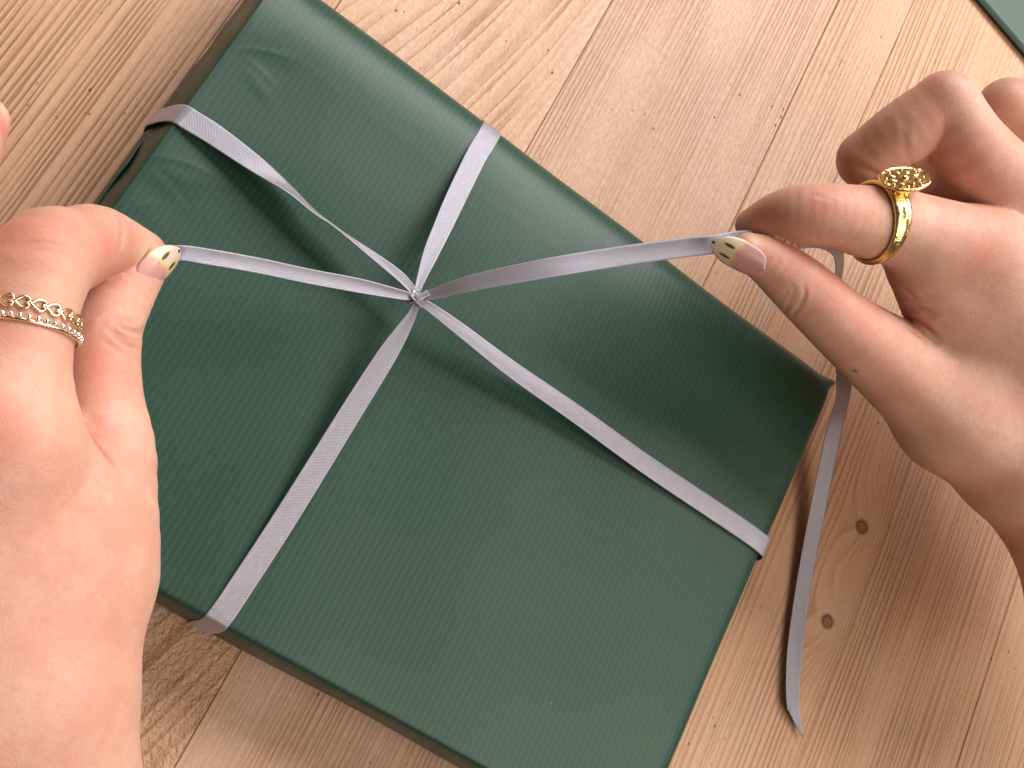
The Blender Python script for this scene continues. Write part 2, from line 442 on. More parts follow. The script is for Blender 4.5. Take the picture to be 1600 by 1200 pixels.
def polygonise(limb, h):
    pts = np.array([q for g in limb.all() for q in (g[0], g[1])]); rs = np.array([r for g in limb.all() for r in (g[2], g[3])])
    lo = (pts - rs[:, None]).min(0) - 3; hi = (pts + rs[:, None]).max(0) + 3
    B = 8
    nb = np.ceil((hi - lo) / (h * B)).astype(int)
    n = nb * B
    ctr = np.stack(np.meshgrid(*[lo[i] + (np.arange(nb[i]) + 0.5) * B * h for i in range(3)], indexing='ij'), -1).reshape(-1, 3)
    dc = limb.d(ctr)
    D = np.repeat(np.repeat(np.repeat(dc.reshape(nb).astype(np.float32), B, 0), B, 1), B, 2)
    near = np.nonzero(np.abs(dc) < B * h * 1.1)[0]
    off = np.stack(np.meshgrid(*[(np.arange(B) - B / 2) * h] * 3, indexing='ij'), -1).reshape(-1, 3)
    bi = np.stack(np.unravel_index(near, nb), 1) * B
    oi = np.stack(np.meshgrid(*[np.arange(B)] * 3, indexing='ij'), -1).reshape(-1, 3)
    for s0 in range(0, len(near), 800):
        c = ctr[near[s0:s0 + 800]]
        p = (c[:, None, :] + off[None]).reshape(-1, 3)
        ii = (bi[s0:s0 + 800][:, None, :] + oi[None]).reshape(-1, 3)
        D[ii[:, 0], ii[:, 1], ii[:, 2]] = limb.d(p)
    S = D < 0
    cnt = np.zeros(tuple(n - 1), np.uint8)
    for a in (0, 1):
        for b in (0, 1):
            for c in (0, 1):
                cnt += S[a:n[0] - 1 + a, b:n[1] - 1 + b, c:n[2] - 1 + c]
    act = np.argwhere((cnt > 0) & (cnt < 8))
    idx = np.full(tuple(n - 1), -1, np.int32)
    idx[act[:, 0], act[:, 1], act[:, 2]] = np.arange(len(act))
    cor = [(a, b, c) for a in (0, 1) for b in (0, 1) for c in (0, 1)]
    dv = np.stack([D[act[:, 0] + a, act[:, 1] + b, act[:, 2] + c] for a, b, c in cor], 1).astype(float)
    acc = np.zeros((len(act), 3)); w = np.zeros(len(act))
    for i in range(8):
        for j in range(i + 1, 8):
            if sum(x != y for x, y in zip(cor[i], cor[j])) != 1: continue
            cross = (dv[:, i] < 0) != (dv[:, j] < 0)
            t = np.where(cross, dv[:, i] / np.where(cross, dv[:, i] - dv[:, j], 1), 0)
            q = np.array(cor[i]) + t[:, None] * (np.array(cor[j]) - np.array(cor[i]))
            acc += q * cross[:, None]; w += cross
    V = lo + (act + acc / w[:, None]) * h
    F = []
    for ax in range(3):
        o1, o2 = (ax + 1) % 3, (ax + 2) % 3
        sl0 = [slice(None)] * 3; sl1 = [slice(None)] * 3
        sl0[ax] = slice(0, -1); sl1[ax] = slice(1, None)
        A = S[tuple(sl0)]; Bq = S[tuple(sl1)]
        e = np.argwhere(A != Bq)
        ok = (e[:, o1] > 0) & (e[:, o2] > 0) & (e[:, o1] < n[o1] - 1) & (e[:, o2] < n[o2] - 1)
        e = e[ok]
        ins = A[e[:, 0], e[:, 1], e[:, 2]]
        def at_(d1, d2):
            q = e.copy(); q[:, o1] -= d1; q[:, o2] -= d2
            return idx[q[:, 0], q[:, 1], q[:, 2]]
        q = np.stack([at_(1, 1), at_(0, 1), at_(0, 0), at_(1, 0)], 1)
        q[~ins] = q[~ins][:, ::-1]
        F.append(q)
    F = np.concatenate(F)
    F = F[(F >= 0).all(1)]
    for _ in range(2):                               # pull the vertices onto the surface
        e = 0.15
        d0 = limb.d(V)
        g = np.stack([limb.d(V + np.eye(3)[i] * e) - d0 for i in range(3)], 1) / e
        gl = np.maximum((g ** 2).sum(1), 0.2)
        V = V - np.clip(d0 / gl, -0.4, 0.4)[:, None] * g * 0.9
    # a little relaxing along the surface evens the quads
    nb_s = np.zeros_like(V); nb_c = np.zeros(len(V))
    for a, b in ((0, 1), (1, 2), (2, 3), (3, 0)):
        np.add.at(nb_s, F[:, a], V[F[:, b]]); np.add.at(nb_c, F[:, a], 1)
        np.add.at(nb_s, F[:, b], V[F[:, a]]); np.add.at(nb_c, F[:, b], 1)
    V = V * 0.5 + 0.5 * nb_s / np.maximum(nb_c, 1)[:, None]
    return V, F

CAMP = np.array([0, 0, CH])
def seg_dist(V, A, B):
    ba = B - A
    h = np.clip(((V - A) @ ba) / max(ba @ ba, 1e-9), 0, 1)
    q = V - A - h[:, None] * ba
    return np.sqrt((q ** 2).sum(1))

def build_hand(name, limb, mat, label, creases, red, pale, mole, vox=0.55):
    V, F = polygonise(limb, vox)
    e = 0.25
    d0 = limb.d(V)
    N = np.stack([limb.d(V + np.eye(3)[i] * e) - d0 for i in range(3)], 1)
    N /= np.maximum(np.sqrt((N ** 2).sum(1)), 1e-9)[:, None]
    bvh = BVHTree.FromPolygons(V.tolist(), F.tolist())
    def hit(u, v):
        d = P(u, v, 0) - CAMP
        h, *_ = bvh.ray_cast(Vector(CAMP), Vector(unit(d)))
        return None if h is None else np.array(h)
    disp = np.zeros(len(V)); line = np.zeros(len(V))
    for poly, depth, width in creases:
        pts = [q for q in (hit(u, v) for u, v in catmull(poly, 5)) if q is not None]
        if len(pts) < 2: continue
        dist = np.full(len(V), 1e9)
        for A, B in zip(pts[:-1], pts[1:]):
            if np.linalg.norm(A - B) < 6: dist = np.minimum(dist, seg_dist(V, A, B))
        ends = np.minimum(((V - pts[0]) ** 2).sum(1), ((V - pts[-1]) ** 2).sum(1)) ** 0.5
        tp = np.clip(ends / (4 * width), 0.25, 1)
        disp += tp * (-depth * np.exp(-(dist / width) ** 2) + 0.45 * depth * np.exp(-((dist - 2.1 * width) / (1.2 * width)) ** 2))
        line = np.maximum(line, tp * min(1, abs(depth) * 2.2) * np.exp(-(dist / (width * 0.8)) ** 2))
    V2 = V + N * disp[:, None]
    def spots(lst):
        a = np.zeros(len(V))
        for (u, v, r, s) in lst:
            q = hit(u, v)
            if q is None: continue
            a = np.maximum(a, s * np.exp(-((V - q) ** 2).sum(1) / r ** 2))
        return a
    o = link_mesh(name, V2, F, mat)
    for nm, arr in (('red', spots(red)), ('pale', spots(pale)), ('mole', spots(mole)), ('line', line)):
        at = o.data.attributes.new(nm, 'FLOAT', 'POINT')
        at.data.foreach_set('value', arr.astype(np.float32))
    o['label'] = label; o['category'] = 'hand'
    return o, bvh

s = NT('skin')
p = s.pos()
red, pale, mole, line = (s.attr(k) for k in ('red', 'pale', 'mole', 'line'))
n1 = s.noise(p, 0.09, 4, 0.6); n2 = s.noise(p, 0.6, 3, 0.6)
col = s.mix(s.mr(n1, .35, .7), (0.61, 0.35, 0.262), (0.55, 0.28, 0.20))
col = s.mix(s.mr(n2, .45, .75, 0, .35), col, (0.53, 0.23, 0.155))
n3 = s.noise(p, 0.03, 3, 0.55)
col = s.mix(s.mr(n3, .45, .7, 0, .45), col, (0.56, 0.235, 0.165))
n4 = s.noise(p, 0.22, 4, 0.65)
col = s.mix(s.mr(n4, .55, .75, 0, .4), col, (0.64, 0.40, 0.29))
col = s.mix(s.m('MULTIPLY', red, 0.8), col, (0.55, 0.175, 0.12))
col = s.mix(s.m('MULTIPLY', pale, 0.8), col, (0.66, 0.43, 0.28))
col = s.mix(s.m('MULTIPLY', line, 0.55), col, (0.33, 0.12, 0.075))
col = s.mix(mole, col, (0.13, 0.04, 0.025))
v1 = s.voro(p, 1.15, 'DISTANCE_TO_EDGE'); v2 = s.voro(p, 2.3, 'DISTANCE_TO_EDGE')
hh = s.m('ADD', s.mr(v1, 0, .25), s.m('MULTIPLY', s.mr(v2, 0, .2), 0.5))
hh = s.m('ADD', hh, s.m('MULTIPLY', n2, 0.8))
SKIN = s.fin(col, s.mr(n2, .3, .7, .46, .58), s.bump(hh, 0.15, 0.0002), Specular_IOR_Level=0.45,
             Subsurface_Weight=0.3, Subsurface_Radius=(1.0, 0.3, 0.15), Subsurface_Scale=0.005)

def J(u, v, z, r): return (P(u, v, z), r)
def chain(js, ks):
    """finger from joints: smooth tapered tube, kept angular at the joints whose k is small (folded hard)"""
    k = lambda i: ks[min(i, len(ks) - 1)] if isinstance(ks, (list, tuple)) else ks
    cut = [0] + [i for i in range(1, len(js) - 1) if k(i) <= 1.5] + [len(js) - 1]
    out = []
    for a, b in zip(cut[:-1], cut[1:]):
        q = catmull([np.append(js[i][0], js[i][1] + 0.4) for i in range(a, b + 1)], 4)
        for i in range(len(q) - 1):
            out.append((q[i, :3], q[i + 1, :3], q[i, 3], q[i + 1, 3], 1.2 if (i == 0 and a > 0) else 0.05))
    return out
def mid(a, b, t, r): return (a[0] + (b[0] - a[0]) * t, r)

# ---- hand on the left of the view
L_MCP, L_PIP, L_DIP, L_TIP = J(8, 690, 79, 11.2), J(66, 412, 77, 9.1), J(153, 378, 63, 7.0), J(219, 400, 50, 5.4)
L_idx = [L_MCP, J(38, 520, 78, 8.4), L_PIP, J(114, 390, 71, 7.8), L_DIP, L_TIP]
T_CMC, T_MCP, T_PP, T_IP, T_D, T_TIP = J(126, 880, 62, 13.0), J(163, 725, 60, 9.9), J(155, 620, 58, 8.3), J(156, 522, 57, 7.9), J(188, 460, 56, 6.6), J(226, 414, 55, 4.6)
L_palm = [
    (J(-10, 1090, 64, 14)[0], L_MCP[0], 14, 11.6, 8), (J(-100, 1100, 64, 14)[0], P(-135, 640, 80), 14, 11.6, 10),
    (J(-160, 1110, 60, 12)[0], P(-260, 670, 74), 13, 11, 10), (J(-200, 1120, 56, 11)[0], P(-360, 730, 64), 12, 10, 10),
    (P(66, 1060, 62), P(60, 760, 66), 15.5, 12.5, 10), (P(104, 900, 60), P(60, 760, 62), 12.6, 12, 8),
    (P(-40, 760, 58), P(-180, 800, 52), 14, 14, 10),
    (P(80, 1060, 60), P(80, 1330, 52), 14.4, 18.5, 10), (P(-140, 1090, 58), P(-150, 1340, 50), 15, 20, 14), (P(-20, 1080, 60), P(-20, 1340, 52), 15, 21, 14),
]
L_fin = [
    (chain(L_idx, [3, 3, 2.2, 3, 2]), 6, None),
    (chain([T_CMC, T_MCP, T_PP, T_IP, T_D, T_TIP], [5, 4, 4, 3, 3]), 12, (P(140, 660, 62), 6, 26, 2.5)),
    (chain([J(-135, 640, 80, 11.5), J(-120, 500, 82, 9.6), J(-105, 370, 80, 9.0), J(-66, 250, 62, 7.2), J(-27, 188, 50, 5.0)], 3), 6, None),
    (chain([J(-262, 670, 74, 11), J(-270, 540, 76, 9.2), J(-262, 420, 74, 8.6), J(-215, 330, 56, 7.4), J(-170, 290, 44, 5.6)], 3), 6, None),
    (chain([J(-362, 730, 64, 10), J(-390, 620, 64, 8), J(-385, 520, 60, 7.4), J(-340, 450, 46, 6.4), J(-300, 420, 36, 5)], 3), 6, None),
]
L_cre = [([(22, 385), (50, 378), (80, 378), (108, 384)], .22, .7), ([(30, 395), (60, 389), (95, 392)], .15, .6), ([(35, 368), (62, 364), (90, 367)], .12, .6),
         ([(168, 500), (184, 506), (205, 516), (222, 520)], .40, .75), ([(160, 508), (180, 522), (202, 538), (221, 545)], .42, .75),
         ([(178, 497), (196, 500), (216, 506)], .25, .6), ([(176, 514), (195, 526), (220, 532)], .22, .55), ([(155, 520), (172, 538), (195, 553)], .15, .6),
         ([(188, 328), (190, 350), (190, 372), (186, 396)], .25, .9),
         ([(136, 660), (146, 682), (156, 694), (172, 715), (188, 745)], .5, 1.3)]
L_red = [(60, 372, 7, .75), (95, 352, 5, .4), (170, 395, 6, .9), (160, 440, 7, 1), (190, 430, 5, .7), (150, 560, 8, .8), (12, 668, 6, 1.0), (-5, 690, 6, .7), (60, 560, 10, .35),
         (150, 680, 5, .9), (205, 375, 5, .6), (100, 700, 12, .3), (60, 850, 16, .25), (4, 200, 4, .9)]
L_pale = [(240, 378, 3.5, .9), (226, 398, 3, .8), (238, 388, 3, .8), (100, 470, 7, .4), (120, 640, 8, .35), (60, 620, 9, .3)]
lhand, LB = build_hand('hand', Limb(L_palm, L_fin), SKIN, 'hand wearing two thin rings, pinching the short ribbon end beside the parcel', L_cre, L_red, L_pale, [])

# ---- hand on the right of the view
R_MCP, R_PIP, R_DIP, R_TIP = J(1530, 398, 82, 12.3), J(1302, 337, 82, 7.8), J(1217, 338, 74, 6.0), J(1176, 352, 67, 4.2)
R_idx = [R_MCP, J(1420, 362, 82, 10.2), J(1385, 351, 82, 9.8), J(1345, 345, 82, 8.8), R_PIP, J(1258, 335, 79, 7.6), R_DIP, R_TIP]
Q_CMC, Q_MCP, Q_PP, Q_IP, Q_D, Q_TIP = J(1490, 652, 60, 14.2), J(1384, 560, 65, 11.2), J(1317, 508, 69, 8.9), J(1254, 451, 71, 7.6), J(1206, 411, 72, 6.1), J(1168, 391, 72, 4.2)
R_palm = [
    (R_MCP[0], P(1720, 690, 74), 12.5, 16, 8), (P(1605, 325, 84), P(1770, 680, 74), 12, 16, 10), (P(1700, 320, 78), P(1810, 660, 70), 11.5, 14, 10), (P(1770, 360, 68), P(1850, 660, 62), 10.5, 13, 10),
    (P(1444, 420, 78), P(1538, 556, 66), 9.8, 17.2, 9), (P(1600, 560, 62), P(1690, 620, 58), 17, 18, 10),
    (P(1490, 655, 60), P(1640, 740, 62), 14.8, 16.5, 12),
    (P(1600, 735, 62), P(1690, 790, 62), 16, 19.5, 14), (P(1690, 770, 64), P(1742, 1000, 58), 20, 24, 14), (P(1800, 720, 62), P(1850, 1000, 54), 17, 24, 14),
]
R_fin = [
    (chain(R_idx, [3, 3, 3, 2.5, 2.5, 3, 2]), 5, None),
    (chain([Q_CMC, Q_MCP, Q_PP, Q_IP, Q_D, Q_TIP], [5, 4, 4, 3, 3]), 9, (P(1440, 487, 68), 5, 26, 1.6)),
    (chain([J(1605, 325, 84, 12), J(1522, 240, 87, 10.0), J(1477, 163, 88, 8.3), J(1412, 207, 80, 8.4), J(1354, 249, 70, 7.6), J(1395, 285, 63, 7.2), J(1440, 296, 60, 7.0)], [3, 3, 1.5, 3, 1.0, 3]) + [(P(1466, 200, 82), P(1440, 270, 72), 7.3, 7.0, 3.5), (P(1518, 232, 84), P(1506, 306, 76), 9.6, 10.5, 2.0)], 4, None),
    (chain([J(1700, 320, 78, 11.5), J(1640, 245, 82, 9.2), J(1574, 170, 80, 8.2), J(1520, 225, 68, 7.4), J(1490, 270, 56, 6.4), J(1540, 300, 50, 5.6)], [3, 3, 1.2, 3, 1.0]), 4, None),
    (chain([J(1770, 360, 68, 10.5), J(1720, 300, 70, 8), J(1665, 240, 68, 7), J(1620, 290, 56, 6.4), J(1640, 330, 48, 5)], [3, 3, 1.2, 1.5]), 4, None),
]
R_cre = [([(1262, 303), (1280, 306), (1302, 312)], .10, .6), ([(1290, 300), (1310, 306), (1325, 312)], .08, .6),
         ([(1226, 490), (1234, 472), (1240, 455), (1236, 442)], .12, .5), ([(1238, 494), (1252, 476), (1258, 458), (1256, 444)], .22, .5), ([(1224, 464), (1232, 452), (1244, 444)], .1, .5),
         ([(1422, 480), (1440, 482), (1456, 491)], .7, 1.0), ([(1408, 497), (1432, 504), (1452, 516), (1464, 532)], .45, .9), ([(1415, 510), (1432, 522), (1446, 534)], .3, .8),
         ([(1404, 446), (1420, 456), (1434, 470)], .2, .7), ([(1412, 190), (1414, 215), (1418, 240), (1428, 262)], .14, .9), ([(1330, 255), (1352, 262), (1376, 275), (1395, 282)], .4, .9)]
R_red = [(1535, 400, 9, .8), (1455, 150, 6, .6), (1475, 185, 7, .5), (1290, 312, 5, .5), (1340, 330, 6, .3), (1240, 395, 8, .6), (1300, 440, 9, .7), (1200, 345, 5, .5), (1350, 490, 7, .5), (1420, 500, 5, .8),
         (1530, 250, 8, .5), (1330, 265, 6, .5), (1400, 600, 12, .3), (1560, 480, 12, .3)]
R_pale = [(1160, 350, 3, .7), (1172, 378, 3.5, .7)]
rhand, RB = build_hand('hand', Limb(R_palm, R_fin), SKIN, 'hand wearing a chunky gold flower ring, pulling the long ribbon end taut above the table', R_cre, R_red, R_pale, [(1336, 580, .75, 1.0)])

# ------------------------------------------------------------------ nails
s = NT('painted_nail')
uvn = s.n('ShaderNodeUVMap'); U, V_, _ = s.sep(uvn.outputs[0])   # U across -1..1, V along 0..1
def ell(cu, cv, ru, rv, rot=0.0):
    c, q = math.cos(rot), math.sin(rot)
    du = s.m('SUBTRACT', U, cu); dv = s.m('SUBTRACT', V_, cv)
    a = s.m('ADD', s.m('MULTIPLY', du, c), s.m('MULTIPLY', dv, q)); b = s.m('SUBTRACT', s.m('MULTIPLY', dv, c), s.m('MULTIPLY', du, q))
    return s.m('SQRT', s.m('ADD', s.m('POWER', s.m('DIVIDE', a, ru), 2.0), s.m('POWER', s.m('DIVIDE', b, rv), 2.0)))
edge = s.m('MULTIPLY_ADD', s.m('MULTIPLY', U, U), -0.10, 0.56)
tipf = s.mr(s.m('SUBTRACT', V_, edge), -0.02, 0.03)
base = s.mix(s.mr(V_, 0.0, 0.5), (0.45, 0.22, 0.205), (0.52, 0.26, 0.23))
nz = s.noise(uvn.outputs[0], 5.0, 3, .6)
cream = s.mix(nz, (0.56, 0.42, 0.31), (0.64, 0.51, 0.39))
col = s.mix(tipf, base, cream)
gold = s.m('MULTIPLY', s.mr(s.m('ABSOLUTE', s.m('SUBTRACT', V_, s.m('ADD', edge, s.m('MULTIPLY', s.m('SINE', s.m('MULTIPLY', U, 9.0)), .03)))), 0.012, 0.032, 1, 0), 1.0)
col = s.mix(s.m('MULTIPLY', gold, .8), col, (0.60, 0.42, 0.14))
lf = None
for e in (ell(0.30, 0.70, 0.10, 0.105, 0.5), ell(-0.36, 0.68, 0.10, 0.11, -0.4), ell(0.02, 0.955, 0.09, 0.035)):
    q = s.mr(e, 0.8, 1.05, 1, 0)
    lf = q if lf is None else s.m('MAXIMUM', lf, q)
rim = None
for e in (ell(0.30, 0.70, 0.10, 0.105, 0.5), ell(-0.36, 0.68, 0.10, 0.11, -0.4)):
    q = s.m('MULTIPLY', s.mr(e, 1.0, 1.15), s.mr(e, 1.3, 1.55, 1, 0)); rim = q if rim is None else s.m('MAXIMUM', rim, q)
col = s.mix(s.m('MULTIPLY', rim, 0.75), col, (0.55, 0.40, 0.10))
col = s.mix(lf, col, s.mix(nz, (0.012, 0.03, 0.012), (0.06, 0.09, 0.02)))
NAIL = s.fin(col, 0.30, None, Specular_IOR_Level=0.5, Coat_Weight=0.25, Coat_Roughness=0.12)
s = NT('bare_nail'); BARE = s.fin((0.66, 0.45, 0.38), 0.22)

def make_nail(name, base, tip, N, rn, th0, parent, mat, sag=0.5, tipw=0.6):
    ax = unit(tip - base)
    N = unit(N - (N @ ax) * ax); A = base - rn * N; B = tip - rn * N; Wd = np.cross(ax, N)
    ns, nt = 26, 15
    v = []; uv = []
    for i in range(ns):
        q = i / (ns - 1)
        w = 1.0
        if q < 0.30: w = max(0.0, 1 - ((0.30 - q) / 0.30) ** 2.2) ** 0.5
        if q > tipw: w = max(0.0, 1 - ((q - tipw) / (1 - tipw)) ** 1.9) ** 0.75
        th = th0 * (0.88 + 0.12 * min(1, q * 2)) * w
        for j in range(nt):
            t = -1 + 2 * j / (nt - 1)
            a = th * t
            c = A + (B - A) * q
            v.append(c + rn * (math.cos(a) * N + math.sin(a) * Wd) - N * sag * (2 * q - 0.8) ** 2)
            uv.append((t * max(w, 0.02), q))
    o = link_mesh(name, v, grid_faces(ns, nt), mat, parent, uvs=uv)
    md = o.modifiers.new('thickness', 'SOLIDIFY'); md.thickness = 0.00055; md.offset = 0.0
    return o
make_nail('thumb_nail', P(221, 451, 60.5), P(284, 390, 58.5), CV(.66, .50, .56), 5.2, math.radians(50), lhand, NAIL, .5, .5)
make_nail('finger_nail', P(-36, 178, 55.5), P(-1, 160, 53.5), CV(.2, -.5, .84), 4.2, math.radians(46), lhand, BARE)
make_nail('thumb_nail', P(1194, 422, 78.2), P(1111, 378, 75.0), CV(-.28, .42, .86), 5.4, math.radians(46), rhand, NAIL, .5, .5)

# ------------------------------------------------------------------ rings
def metal(name, color, rough, hammer=0.0):
    s = NT(name)
    p = s.pos(); n = s.noise(p, 1.3, 3, .6)
    nm = s.bump(n, hammer, 0.0006) if hammer else None
    c = s.mix(n, color, tuple(x * 0.85 for x in color))
    return s.fin(c, rough, nm, Metallic=1.0)
GOLD = metal('polished_gold', (0.88, 0.65, 0.30), 0.18, 0.3)
PALE = metal('pale_gold', (0.96, 0.76, 0.52), 0.22)
SILV = metal('bright_bead', (0.97, 0.93, 0.90), 0.2)

def fit_ring(limb, seg, c, a):
    """circle round the finger at c, axis a"""
    n1 = CAMP - c; n1 = unit(n1 - (n1 @ a) * a); n2 = np.cross(a, n1)
    th = np.linspace(0, 2 * math.pi, 36, endpoint=False)
    dirs = np.cos(th)[:, None] * n1 + np.sin(th)[:, None] * n2
    rr = np.full(36, 5.0)
    sub = Limb([seg[0]], [(seg, 1, None)])
    for _ in range(14): rr = rr - np.clip(sub.d(c + dirs * rr[:, None]), -2, 2)
    pts = dirs * rr[:, None]
    off = pts.mean(0)
    return c + off, np.sqrt(((pts - off) ** 2).sum(1)).mean(), n1, n2

def sweep(center, a, n1, n2, prof_fn, n=96):
    """closed band: prof_fn(theta) -> list of (radius, along-axis) forming a closed section"""
    v = []; m_ = 0
    for i in range(n):
        t = 2 * math.pi * i / n
        e = math.cos(t) * n1 + math.sin(t) * n2
        sec = prof_fn(t); m_ = len(sec)
        for (r, z) in sec: v.append(center + e * r + a * z)
    return v, grid_faces(n, m_, True, True)

def circ(r0, z0, rr, zz, k=10): return [(r0 + rr * math.cos(q), z0 + zz * math.sin(q)) for q in np.linspace(0, 2 * math.pi, k, endpoint=False)]

def sphere(r, nu=8, nv=6):
    v = [(0, 0, r)]; f = []
    for i in range(1, nv):
        ph = math.pi * i / nv
        for j in range(nu):
            t = 2 * math.pi * j / nu
            v.append((r * math.sin(ph) * math.cos(t), r * math.sin(ph) * math.sin(t), r * math.cos(ph)))
    v.append((0, 0, -r))
    for j in range(nu): f.append((0, 1 + j, 1 + (j + 1) % nu))
    for i in range(nv - 2):
        for j in range(nu):
            a = 1 + i * nu + j; b = 1 + i * nu + (j + 1) % nu
            f.append((a, a + nu, b + nu, b))
    e = len(v) - 1
    for j in range(nu): f.append((e, e - nu + (j + 1) % nu, e - nu + j))
    return np.array(v), f

def frame_matrix(o, x, y, z):
    mm = Matrix.Identity(4)
    for r in range(3):
        mm[r][0], mm[r][1], mm[r][2], mm[r][3] = x[r], y[r], z[r], o[r] * MM
    return mm

def repeat(first, mats):
    for i, mt in enumerate(mats):
        o = first if i == 0 else first.copy()
        if i: COL.objects.link(o); o.parent = first.parent
        o.matrix_basis = mt

lseg = L_fin[0][0]; rseg = R_fin[0][0]
ax = unit(L_PIP[0] - J(42, 520, 78, 0)[0])
# beaded ring
LT = Limb(L_palm, L_fin)
c0, r0, n1, n2 = fit_ring(LT, lseg, P(43, 519, 77.8), ax)
rt = root('beaded_ring', 'thin gold ring with a row of tiny bright beads, lower of two on the finger', 'ring')
rb = r0 + 0.45
v, f = sweep(c0, ax, n1, n2, lambda t: circ(rb, -0.35, 0.38, 0.38))
link_mesh('band', v, f, PALE, rt)
NB = 40
bv, bf = sphere(0.56)
b0 = link_mesh('bead', bv, bf, SILV, rt)
mats = []
for i in range(NB):
    t = 2 * math.pi * i / NB
    e = math.cos(t) * n1 + math.sin(t) * n2; g = np.cross(ax, e)
    mats.append(frame_matrix(c0 + e * (rb + 0.5) + ax * 0.25, g, ax, e))
repeat(b0, mats)
# heart ring
c0, r0, n1, n2 = fit_ring(LT, lseg, P(47, 496, 77.6), ax)
rt = root('heart_ring', 'pale gold ring made of open heart links, upper of the two on the finger', 'ring')
rb = r0 + 0.45
NH = 21
pitch = 2 * math.pi * rb / NH
hc = []
for q in np.linspace(0, 2 * math.pi, 28, endpoint=False):
    hx = 16 * math.sin(q) ** 3; hy = 13 * math.cos(q) - 5 * math.cos(2 * q) - 2 * math.cos(3 * q) - math.cos(4 * q)
    hc.append((hy / 29.0 * pitch * 1.02 + 0.25, hx / 32.0 * pitch * 0.78))
hc = np.array(hc)
v = []
for i in range(len(hc)):
    tg = hc[(i + 1) % len(hc)] - hc[i - 1]; tg /= max(np.linalg.norm(tg), 1e-6)
    nn = np.array([-tg[1], tg[0]])
    for (dr, dn) in circ(0, 0, 0.30, 0.30, 7):
        x = hc[i, 0] + nn[0] * dn; y = hc[i, 1] + nn[1] * dn
        v.append((x, y, dr - x * x / (2 * rb)))
h0 = link_mesh('heart_link', v, grid_faces(len(hc), 7, True, True), PALE, rt)
mats = []
for i in range(NH):
    t = 2 * math.pi * (i + 0.35) / NH
    e = math.cos(t) * n1 + math.sin(t) * n2; g = np.cross(ax, e)
    if i == 0: sg = 1 if (g @ CV(1, .2, 0)) > 0 else -1
    mats.append(frame_matrix(c0 + e * rb, g * sg, ax * sg, e))
repeat(h0, mats)

# signet ring with a carved flower
axr = unit(J(1420, 353, 82, 0)[0] - J(1340, 346, 82, 0)[0])
c0, r0, n1, n2 = fit_ring(Limb(R_palm, R_fin), rseg, P(1366, 347, 82), axr)
top = CV(.12, -.70, .70); top = unit(top - (top @ axr) * axr); sid = np.cross(axr, top)
topb = CV(-.06, -.78, .62); axb = unit(axr - (axr @ topb) * topb); sidb = np.cross(topb, axb)
rt = root('flower_ring', 'chunky gold signet ring with a carved flower face on the index finger', 'ring')
rb = r0 + 0.1
def band_prof(t):
    w = 1.35 + 1.75 * (0.5 + 0.5 * math.cos(t)) ** 1.5
    th = 1.15 + 0.5 * (0.5 + 0.5 * math.cos(t)) ** 2
    return [(rb, -w), (rb + th * .55, -w * .96), (rb + th * .80, -w * .62), (rb + th * .72, -w * .5), (rb + th * 1.08, -w * .2), (rb + th * 1.08, w * .2), (rb + th * .72, w * .5), (rb + th * .80, w * .62), (rb + th * .55, w * .96), (rb, w)]
v, f = sweep(c0, axr, top, sid, band_prof)
link_mesh('band', v, f, GOLD, rt)
bz = c0 + top * (rb + 0.2) + axb * 2.6
def lathe(prof, squash=(1, 1), n=40, lobes=0.0):
    v = []
    for (r, z) in prof:
        for j in range(n):
            t = 2 * math.pi * j / n
            k = 1 + lobes * math.cos(8 * t)
            v.append((r * k * math.cos(t) * squash[0], r * k * math.sin(t) * squash[1], z))
    return v, grid_faces(len(prof), n, False, True)
v, f = lathe([(3.6, -.6), (4.2, .3), (5.0, 1.1), (5.9, 1.9), (6.6, 2.5), (6.75, 2.9), (6.5, 3.2), (6.1, 3.2), (5.9, 3.05), (4.4, 3.1), (2.0, 3.2), (0.01, 3.25)], (1.0, 0.93), 48, .018)
bez = link_mesh('bezel', v, f, GOLD, rt)
FM = frame_matrix(bz, axb, sidb, topb)
bez.matrix_basis = FM
sv, sf = sphere(1.0, 10, 8)
pet = link_mesh('petal', sv * np.array([1.25, .66, .38]), sf, GOLD, rt)
mats = []
for k in range(8):
    t = 2 * math.pi * k / 8
    mats.append(FM @ Matrix.Translation((3.0 * MM * math.cos(t), 2.8 * MM * math.sin(t), 3.05 * MM)) @ Matrix.Rotation(t, 4, 'Z') @ Matrix.Rotation(-.25, 4, 'Y'))
repeat(pet, mats)
dot = link_mesh('granule', sv * .42, sf, GOLD, rt)
mats = [FM @ Matrix.Translation((4.75 * MM * math.cos(t), 4.4 * MM * math.sin(t), 3.05 * MM)) for t in np.linspace(.39, .39 + 2 * math.pi, 8, endpoint=False)]
repeat(dot, mats)
cd = link_mesh('flower_centre', sv * np.array([1.15, 1.1, .8]), sf, GOLD, rt); cd.matrix_basis = FM @ Matrix.Translation((0, 0, 3.15 * MM))
cl = link_mesh('claw', sv * np.array([.8, .6, .45]), sf, GOLD, rt)
repeat(cl, [FM @ Matrix.Translation((5.9 * MM * math.cos(t), 5.5 * MM * math.sin(t), 3.1 * MM)) for t in (0.35, math.pi * .5 + .3, math.pi + .2, math.pi * 1.5 + .25)])

